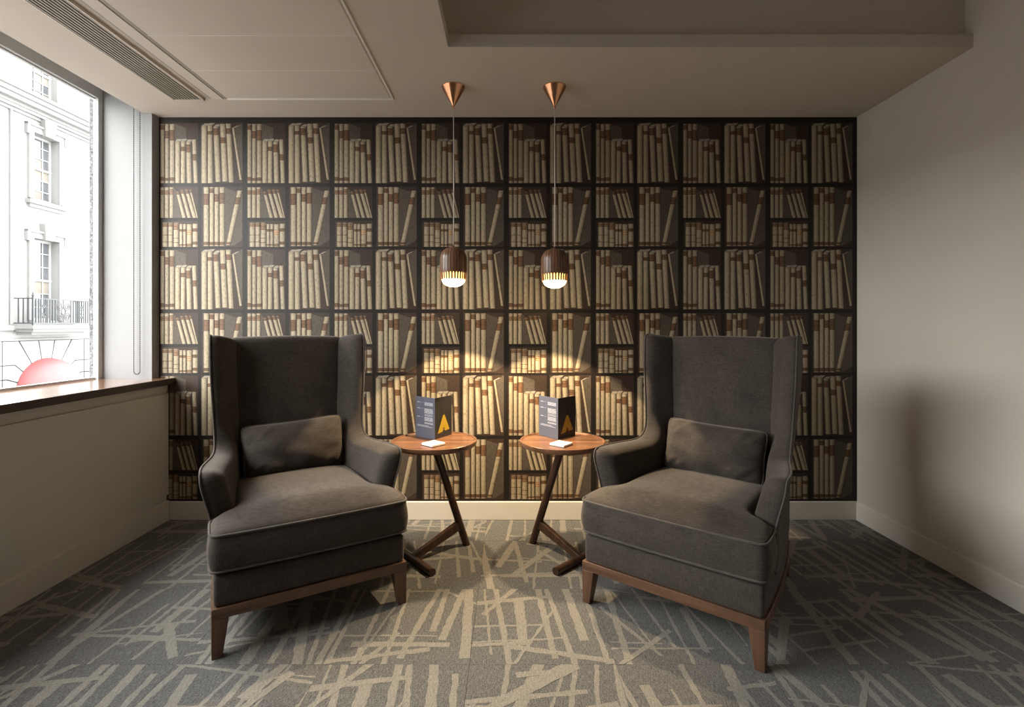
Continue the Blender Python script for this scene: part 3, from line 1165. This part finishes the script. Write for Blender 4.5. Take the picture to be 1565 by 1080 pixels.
# leaflets: two boards in a V with printed faces
def make_leaflet(spine, left, right, label):
    t = empty('leaflet', (spine[0], spine[1], TZ + 0.0004))
    L = Vector((left[0] - spine[0], left[1] - spine[1], 0)).normalized()
    Rr = Vector((right[0] - spine[0], right[1] - spine[1], 0)).normalized()
    W_, H_ = 0.148, 0.21
    th = 0.0008

    def board(dirv, mat, name):
        # the printed side looks at the viewer side (-y)
        nrm = Vector((dirv.y, -dirv.x, 0))
        if nrm.y > 0: nrm = -nrm
        o = MB()
        a, b = Vector((0, 0, 0)), dirv * W_
        z = Vector((0, 0, H_))
        bk = -nrm * th
        o.add([a, b, b + z, a + z, a + bk, b + bk, b + z + bk, a + z + bk], [(0, 1, 2, 3), (7, 6, 5, 4), (0, 4, 5, 1), (1, 5, 6, 2), (2, 6, 7, 3), (3, 7, 4, 0)])
        return o.build(name, mat, t), nrm
    bL, nL = board(L, M['leaf_grey'], 'text_page')
    bR, nR = board(Rr, M['leaf_dark'], 'picture_page')

    def flat(mb, dirv, nrm, pts, lift=0.0003):
        mb.add([dirv * (x * W_) + Vector((0, 0, y * H_)) + nrm * lift for x, y in pts], [tuple(range(len(pts)))])
    # text page, x measured from the fold; the page reads from its far edge towards the fold
    mb = MB()
    rn = random.Random(2)

    def line(x0, x1, y, h=0.008):
        # broken into word-like dashes
        x = x0
        while x < x1 - 0.01:
            w = rn.uniform(0.03, 0.09)
            e = min(x1, x + w)
            flat(mb, L, nL, [(1 - x, y - h / 2), (1 - e, y - h / 2), (1 - e, y + h / 2), (1 - x, y + h / 2)])
            x = e + 0.012
    for y in (0.865, 0.715, 0.505):
        line(0.09, 0.24, y, 0.014)
        line(0.27, 0.40, y, 0.004)
    for y0, n in ((0.865, 4), (0.715, 6), (0.575, 1), (0.545, 1), (0.505, 5), (0.375, 2)):
        for k in range(n):
            line(0.47, 0.90, y0 - 0.0205 * k, 0.011)
    line(0.09, 0.70, 0.30, 0.010)
    line(0.09, 0.88, 0.275, 0.010)
    mb.build('lettering', M['leaf_text'], bL)
    # picture page: lamp with a yellow cone of light over a small figure
    mb = MB()
    flat(mb, Rr, nR, [(0.16, 0.12), (0.86, 0.16), (0.56, 0.555), (0.48, 0.555)])
    mb.build('light_cone', M['leaf_yellow'], bR)
    mb = MB()
    flat(mb, Rr, nR, [(0.445, 0.55), (0.585, 0.55), (0.545, 0.62), (0.525, 0.69), (0.510, 0.69), (0.495, 0.62)], 0.0006)
    mb.build('lamp_drawing', M['dark'], bR)
    mb = MB()
    flat(mb, Rr, nR, [(0.44, 0.138), (0.60, 0.146), (0.57, 0.168), (0.54, 0.176), (0.55, 0.225), (0.52, 0.25), (0.485, 0.228), (0.49, 0.174), (0.46, 0.165)], 0.0006)
    mb.build('figure_drawing', M['dark'], bR)
    tag(t, label, 'leaflet', 'leaflets on the side tables')
    return t


make_leaflet((-0.384, 2.604), (-0.500, 2.698), (-0.313, 2.735),
             'grey folded leaflet with yellow lamp picture on the table nearer the window')
make_leaflet((0.243, 2.604), (0.158, 2.715), (0.345, 2.712),
             'grey folded leaflet with yellow lamp picture on the table nearer the plain white wall')


def make_pad(loc, rz, label):
    t = empty('paper_pad', (loc[0], loc[1], TZ + 0.0003), rz)
    rn = random.Random(int(loc[0] * 1000))
    z = 0.0
    MB().box((-0.041, -0.041, 0.0), (0.041, 0.041, 0.002)).build('backing_card', M['leaf_dark'], t)
    vs, fs = rbox((0.0405, 0.0405, 0.0048), 0.0012, (4, 4, 2), 2)
    mesh('sheets', [(p.x, p.y, p.z + 0.0020 + 0.0048) for p in vs], fs, M['paper'], t, True)
    tag(t, label, 'paper pad', 'paper pads on the side tables')


make_pad((-0.374, 2.488), R(48), 'small square pad of white paper on the table nearer the window')
make_pad((0.247, 2.484), R(52), 'small square pad of white paper on the table nearer the plain white wall')


# ------------------------------------------------------------------ pendant lamps
def make_pendant(x, y, zbot, label):
    t = empty('pendant_lamp', (x, y, ZC))
    zb = zbot - ZC
    H = 0.205
    rad = 0.070
    # copper cone at the ceiling
    o = MB().lathe([(0.060, -0.0005), (0.061, -0.004), (0.058, -0.010), (0.008, -0.096), (0.006, -0.100)], seg=40).build('canopy', M['copper'], t)
    auto_smooth(o, 35)
    MB().lathe([(0.0055, -0.098), (0.0055, -0.110), (0.003, -0.114)], seg=16).build('cord_grip', M['copper'], o, smooth=True)
    MB().tube([(0, 0, -0.11), (0.0015, 0, (zb + H - 0.11) / 2), (0, 0, zb + H + 0.002)], 0.0024, 8).build('cord', M['cord'], t, smooth=True)

    def outer(q):       # radius of the shade at height q above the lamp's lower end (0..H)
        if q > H - 0.065:
            e = (q - (H - 0.065)) / 0.065
            return 0.018 + (rad - 0.018) * max(0.0, 1 - e ** 2.2) ** 0.5
        return rad - 0.004 * smoothstep(0.09, 0.04, q)
    # liner behind the fins, open at its lower end
    prof = [(max(0.004, outer(q) - 0.006), zb + q) for q in [0.075 + (H - 0.076) * i / 20 for i in range(21)]]
    o = MB().lathe(prof, seg=48, cap0=False).build('liner', M['shade'], t, smooth=True)
    # fins
    nf = 28
    mb = MB()
    qs = [0.036 + (H - 0.036) * i / 26 for i in range(27)]
    for k in range(nf):
        a = 2 * math.pi * k / nf
        ca_, sa_ = math.cos(a), math.sin(a)
        rings = []
        for q in qs:
            ro = outer(q)
            ri = max(0.003, ro - (0.0035 if q < 0.078 else 0.009))
            w = min(0.0068, ro * math.pi / nf * 0.90) * (0.60 if q < 0.070 else 1.0)
            rings.append([(r_ * ca_ - h_ * sa_, r_ * sa_ + h_ * ca_, zb + q) for r_, h_ in ((ri, -w * 0.8), (ro, -w), (ro, w), (ri, w * 0.8))])
        mb.loft(rings)
    sh = mb.build('shade', M['shade'], t)
    MB().lathe([(0.020, zb + H - 0.003), (0.018, zb + H + 0.002), (0.006, zb + H + 0.006), (0.004, zb + H + 0.012)], seg=24).build('cap', M['shade'], t, smooth=True)
    # glowing glass: cylinder behind the fins and a dome below them
    pr = [(0.0590, zb + 0.076), (0.0590, zb + 0.040)]
    bb_ = MB().lathe(pr, seg=40).build('bulb', M['bulb'], t, smooth=False)
    auto_smooth(bb_, 40)
    dome = [(0.0600 * math.cos(R(a)), zb + 0.038 - 0.038 * math.sin(R(a))) for a in (0, 12, 25, 38, 50, 62, 74, 84)] + [(0.002, zb)]
    dome.insert(0, (0.0585, zb + 0.0395))
    MB().lathe(dome, seg=40).build('diffuser', M['bulb_end'], bb_, smooth=True)
    tag(t, label, 'pendant lamp', 'pair of pendant lamps')
    # the lamp's own downward light
    ld = bpy.data.lights.new('pendant_light', 'SPOT')
    ld.energy = LAMP_W
    ld.spot_size = R(95)
    ld.spot_blend = 0.07
    ld.shadow_soft_size = 0.02
    ld.color = (1.0, 0.76, 0.46)
    lo = bpy.data.objects.new('pendant_light', ld)
    COL.objects.link(lo)
    lo.parent = t
    lo.location = (0, 0, zb - 0.012)
    return t


make_pendant(-0.297, 2.67, 1.357, 'wooden pendant lamp with copper ceiling cone, the one hanging nearer the window')
make_pendant(0.231, 2.67, 1.350, 'wooden pendant lamp with copper ceiling cone, the one hanging nearer the plain white wall')

# ------------------------------------------------------------------ blind chain beside the window
ch_o = empty('blind_chain', (-2.175, YB - 0.075, 0))
mb = MB()
zc0, zc1 = 0.872, 2.62
half = 0.018
path = []
n = 150
for k in range(n + 1):
    path.append((-half, 0, zc1 - (zc1 - zc0 - half) * k / n))
for k in range(1, 8):
    a = math.pi * k / 8
    path.append((-half * math.cos(a), 0, zc0 + half - half * math.sin(a)))
for k in range(n + 1):
    path.append((half, 0, zc0 + half + (zc1 - zc0 - half) * k / n))
for p in path:
    c = Vector(p)
    r_ = 0.0040
    mb.add([c + Vector(v) * r_ for v in ((1, 0, 0), (-1, 0, 0), (0, 1, 0), (0, -1, 0), (0, 0, 1), (0, 0, -1))],
           [(0, 2, 4), (2, 1, 4), (1, 3, 4), (3, 0, 4), (2, 0, 5), (1, 2, 5), (3, 1, 5), (0, 3, 5)])
mb.build('beads', M['chain'], ch_o)
MB().tube(path, 0.0014, 4).build('string', M['chain'], ch_o)
tag(ch_o, 'thin beaded blind chain hanging in a long loop by the window', 'blind chain')
ro = MB().tube([(-2.28, WY0, 2.62), (-2.28, YB - 0.06, 2.62)], 0.03, 16).build('roller_blind', M['frame_light'], smooth=True)
tag(ro, 'rolled up roller blind tucked in the ceiling pocket above the window', 'blind')

# ------------------------------------------------------------------ the house across the street
FX = -14.0
house = empty('townhouse', (FX, 0, -4.5))
tag(house, 'pale stone town house with sash windows across the street', 'building')
HB = -4.5
COLS = [7.3, 10.0, 12.7, 15.4, 18.1, 20.8, 23.5]
Y0, Y1 = 6.0, 26.0
WH = 0.42       # half width of an opening
OPEN = [(1.30, 3.72), (4.87, 6.82), (7.93, 9.55)]
HT = 9.75
ybr = sorted([Y0, Y1] + [c - WH for c in COLS] + [c + WH for c in COLS])
zbr = sorted([HB, HT] + [q for o in OPEN for q in o])
mb = MB()
for a, b in zip(ybr[:-1], ybr[1:]):
    for c, d in zip(zbr[:-1], zbr[1:]):
        ym, zm = (a + b) / 2, (c + d) / 2
        if any(abs(ym - q) < WH for q in COLS) and any(o[0] < zm < o[1] for o in OPEN):
            continue
        mb.box((-0.30, a, c + 4.5), (0, b, d + 4.5))
wallh = mb.build('wall', M['stone'], house)


def hz(z):
    return z - HB


wcache = {}


def sash_window(cy, z0, z1, key):
    if key in wcache:
        src = wcache[key]
        o = copy_tree(src, house)
        o.location = (0, cy, hz(z0))
        return o
    h = z1 - z0
    w = WH
    root = MB().box((-0.26, -w, 0), (-0.20, -w + 0.07, h)).box((-0.26, w - 0.07, 0), (-0.20, w, h)).box((-0.26, -w, h - 0.07), (-0.20, w, h)).box((-0.26, -w, 0), (-0.20, w, 0.08)).build('window', M['sash'], house)
    root.location = (0, cy, hz(z0))
    b = MB()
    b.box((-0.25, -w, h / 2 - 0.03), (-0.185, w, h / 2 + 0.03))
    for q in (-1, 1):
        b.box((-0.25, q * w / 3 - 0.013, 0.05), (-0.205, q * w / 3 + 0.013, h - 0.05))
    nz = 6
    for k in range(1, nz):
        b.box((-0.25, -w, h * k / nz - 0.011), (-0.205, w, h * k / nz + 0.011))
    b.build('glazing_bars', M['sash'], root)
    rn = random.Random(int(z0 * 10))
    k = 0
    for i in range(3):
        for j in range(nz):
            y0_, y1_ = -w + 2 * w * i / 3, -w + 2 * w * (i + 1) / 3
            q0, q1 = h * j / nz, h * (j + 1) / nz
            mt = M['pane_far'] if rn.random() < 0.72 else M['blind_far']
            mesh('pane', [(-0.23, y0_, q0), (-0.23, y1_, q0), (-0.23, y1_, q1), (-0.23, y0_, q1)], [(0, 1, 2, 3)], mt, root)
    # sill
    if key != 0:
        MB().box((-0.02, -w - 0.22, -0.16), (0.16, w + 0.22, -0.04)).box((-0.02, -w - 0.15, -0.26), (0.08, w + 0.15, -0.16)).build('sill', M['stone_trim'], root)
    # moulded surround
    if key != 2:
        s = MB()
        for q in (-1, 1):
            s.box((0, q * w, 0), (0.07, q * (w + 0.16), h + 0.16))
            s.box((0, q * (w + 0.16), h - 0.1), (0.10, q * (w + 0.24), h + 0.22))
        s.box((0, -w, h), (0.07, w, h + 0.16))
        s.box((0, -w - 0.24, h + 0.16), (0.12, w + 0.24, h + 0.22))
        s.build('surround', M['stone_trim'], root)
        kst = MB()
        kst.loft([[(0, -0.14, h - 0.02), (0.15, -0.14, h - 0.02), (0.15, 0.14, h - 0.02), (0, 0.14, h - 0.02)], [(0, -0.20, h + 0.45), (0.19, -0.20, h + 0.45), (0.19, 0.20, h + 0.45), (0, 0.20, h + 0.45)]])
        kst.build('keystone', M['stone_trim'], root)
    wcache[key] = root
    return root


for key, (z0, z1) in enumerate(OPEN):
    for cy in COLS[1:6]:
        sash_window(cy, z0, z1, key)
# cornice and string courses, swept profile along the street
mb = MB()
for z0, z1, dp in ((7.20, 7.28, 0.06), (7.28, 7.36, 0.14), (7.36, 7.44, 0.18), (7.44, 7.56, 0.34), (7.56, 7.68, 0.42), (7.68, 7.76, 0.50), (7.76, 7.79, 0.46)):
    mb.box((0, Y0, hz(z0)), (dp, Y1, hz(z1)))
mb.build('cornice', M['stone_trim'], house)
mb = MB().box((0, Y0, hz(7.79)), (0.40, Y1, hz(7.815)))
mb.build('cornice_flashing', M['joint'], house)
mb = MB().box((0, Y0, hz(1.02)), (0.09, Y1, hz(1.16))).box((0, Y0, hz(0.72)), (0.05, Y1, hz(0.78)))
mb.build('string_course', M['stone_trim'], house)
MB().tube([(0.05, 14.30, hz(1.2)), (0.05, 14.30, hz(7.2))], 0.03, 8).build('downpipe', M['stone_trim'], house)
# parapet
MB().box((-0.3, Y0, hz(HT)), (0.15, Y1, hz(HT + 0.25))).build('coping', M['stone_trim'], house)


# ground storey: coursed blocks with recessed joints and fan voussoirs over red awnings
ARC_R, ARC_Z = 0.98, -0.80
blk = {}


def prism(name, pts, x0, x1, mat, parent):
    n = len(pts)
    mb = MB()
    mb.loft([[(x0, y, hz(z)) for y, z in pts], [(x1, y, hz(z)) for y, z in pts]])
    return mb.build(name, mat, parent)


COURSE = 0.42
g = 0.018
nv = 9
for cy in COLS[1:6]:
    top = 0.70
    rim = 1.30
    side = 1.35 - g
    for k in range(nv):
        a0, a1 = math.pi * k / nv + 0.013, math.pi * (k + 1) / nv - 0.013
        inner = [(ARC_R * math.cos(a), ARC_R * math.sin(a)) for a in (a0, (a0 + a1) / 2, a1)]

        def up_to_top(a):
            return ((top - ARC_Z) / math.tan(a), top - ARC_Z)

        def on_rim(a):
            return (rim * math.cos(a), rim * math.sin(a))
        m_ = (a0 + a1) / 2
        s_ = 1 if m_ < math.pi / 2 else -1
        lo, hi = (a0, a1) if s_ > 0 else (a1, a0)
        if math.pi / 3 < m_ < 2 * math.pi / 3:
            outer_ = [up_to_top(a1), up_to_top(a0)]
        else:
            h0 = on_rim(lo)
            if abs(m_ - math.pi / 2) < math.pi * 0.30:
                far = [up_to_top(hi), (s_ * side, top - ARC_Z), (s_ * side, h0[1]), h0]
            else:
                h1 = on_rim(hi)
                far = [h1, (s_ * side, h1[1]), (s_ * side, h0[1]), h0]
            outer_ = far if s_ > 0 else far[::-1]
        prism('voussoir', [(cy + y_, ARC_Z + z_) for y_, z_ in inner + outer_], 0.0, 0.05, M['stone'], wallh)
    for k in range(6):
        z1 = ARC_Z - 0.6 * k
        for s in (-1, 1):
            prism('stone_block', [(cy + s * (ARC_R + 0.02), z1 - 0.6 + g), (cy + s * (1.35 - g), z1 - 0.6 + g), (cy + s * (1.35 - g), z1 - g), (cy + s * (ARC_R + 0.02), z1 - g)], 0.0, 0.05, M['stone'], wallh)
# joints show as the darker wall behind the blocks
MB().box((0.0, Y0, hz(HB)), (0.004, Y1, hz(0.72))).build('joint_bed', M['joint'], wallh)

for i, cy in enumerate(COLS[1:6]):
    rings = []
    nA, nB = 14, 8
    for j in range(nB + 1):
        b_ = math.pi / 2 * j / nB
        ring = []
        for k in range(nA + 1):
            a = math.pi * k / nA
            ring.append((ARC_R * 0.75 * math.sin(b_) * math.sin(a) + 0.002, ARC_R * math.cos(a), ARC_R * math.sin(a) * math.cos(b_)))
        rings.append(ring)
    o = MB().loft(rings, closed=False, cap0=False, cap1=False).build('dome_awning', M['awning'], house, smooth=True)
    o.location = (0.05, cy, hz(ARC_Z))
    mb = MB()
    vl = []
    for k in range(nA + 1):
        a = math.pi * k / nA
        vl.append((ARC_R * 0.75 * math.sin(a) + 0.002, ARC_R * math.cos(a), 0.0))
    mb.loft([vl, [(x, y, -0.22) for x, y, z in vl]], closed=False, cap0=False, cap1=False)
    mb.build('valance', M['awning'], o)
    o['label'] = 'red domed awning'

# balcony with an iron railing
D_ = 0.55
HWB = 0.98
mb = MB().box((0.002, -HWB - 0.06, -0.10), (D_ + 0.06, HWB + 0.06, 0.0)).box((0.002, -HWB, -0.19), (D_, HWB, -0.10)).box((0.002, -HWB + 0.08, -0.27), (D_ - 0.12, HWB - 0.08, -0.19))
bal = mb.build('balcony', M['stone_trim'], house)
bal.location = (0, 15.4, hz(1.16))
bal['label'] = 'stone balcony with black iron railing'
RH = 0.76
mb = MB()
for z in (0.06, RH):
    mb.box((D_ - 0.015, -HWB, z - 0.014), (D_ + 0.015, HWB, z + 0.014))
    for s in (-1, 1):
        mb.box((0.02, s * HWB - 0.015, z - 0.014), (D_, s * HWB + 0.015, z + 0.014))
mb.build('rail', M['iron'], bal)
for s in (-1, 1):
    MB().box((D_ - 0.02, s * HWB - 0.02, 0), (D_ + 0.02, s * HWB + 0.02, RH + 0.06)).lathe([(0.028, RH + 0.06), (0.035, RH + 0.09), (0.012, RH + 0.12), (0.020, RH + 0.14), (0.002, RH + 0.20)], (D_, s * HWB, 0), 10).build('post', M['iron'], bal)
nb = 22
bar = None
for k in range(nb + 1):
    y = -HWB + 2 * HWB * k / nb
    if k in (0, nb) or abs(y) < 0.28 or 0.58 < abs(y) < 0.74:
        continue
    if bar is None:
        bar = MB().box((D_ - 0.012, -0.012, 0.06), (D_ + 0.012, 0.012, RH)).build('bar', M['iron'], bal)
        o = bar
    else:
        o = bar.copy()
        COL.objects.link(o)
        o.parent = bal
    o.location = (0, y, 0)
for s in (-1, 1):
    for k in range(1, 4):
        o = bar.copy()
        COL.objects.link(o)
        o.parent = bal
        o.location = (-D_ * k / 4, s * HWB, 0)


def scroll_panel(cy, hw):
    mb = MB()
    for s in (-1, 1):
        mb.box((D_ - 0.01, cy + s * hw - 0.01, 0.06), (D_ + 0.01, cy + s * hw + 0.01, RH))
        for zc, rr, t0 in ((0.24, hw * 0.42, 0.0), (0.56, hw * 0.42, math.pi)):
            pts = []
            for k in range(26):
                a = t0 + k / 25 * 1.75 * 2 * math.pi
                r_ = rr * (1 - 0.75 * k / 25)
                pts.append((D_, cy + s * (hw * 0.48 + r_ * math.cos(a)), zc + 1.25 * r_ * math.sin(a)))
            mb.tube(pts, 0.011, 5)
    ring = [(D_, cy + 0.07 * math.cos(2 * math.pi * k / 20), 0.41 + 0.09 * math.sin(2 * math.pi * k / 20)) for k in range(20)]
    mb.tube(ring, 0.011, 5, closed=True)
    mb.tube([(D_, cy, 0.08), (D_, cy, 0.32)], 0.011, 5)
    mb.tube([(D_, cy, 0.50), (D_, cy, 0.74)], 0.011, 5)
    mb.build('scrollwork', M['iron'], bal)


scroll_panel(0.0, 0.26)
scroll_panel(-0.66, 0.075)
scroll_panel(0.66, 0.075)

# unseen storeys above the room, added to shape the daylight
up = MB().box((-2.66, -9.0, 3.06), (8.0, 12.0, 6.5)).build('upper_daylight_blocker', M['stone'])
tag(up, kind='structure')

# unseen low block along the street, added to cut the low daylight
low = MB().box((-22.0, -20.0, -4.5), (-14.0, 5.98, 3.3)).box((-22.1, -20.0, 3.3), (-13.9, 5.98, 3.5)).build('low_daylight_blocker', M['stone'])
tag(low, kind='structure')

# street
st = MB().box((-13.995, -12, -4.75), (-3.2, 30, -4.5)).build('street', M['asphalt'])
tag(st, kind='structure')
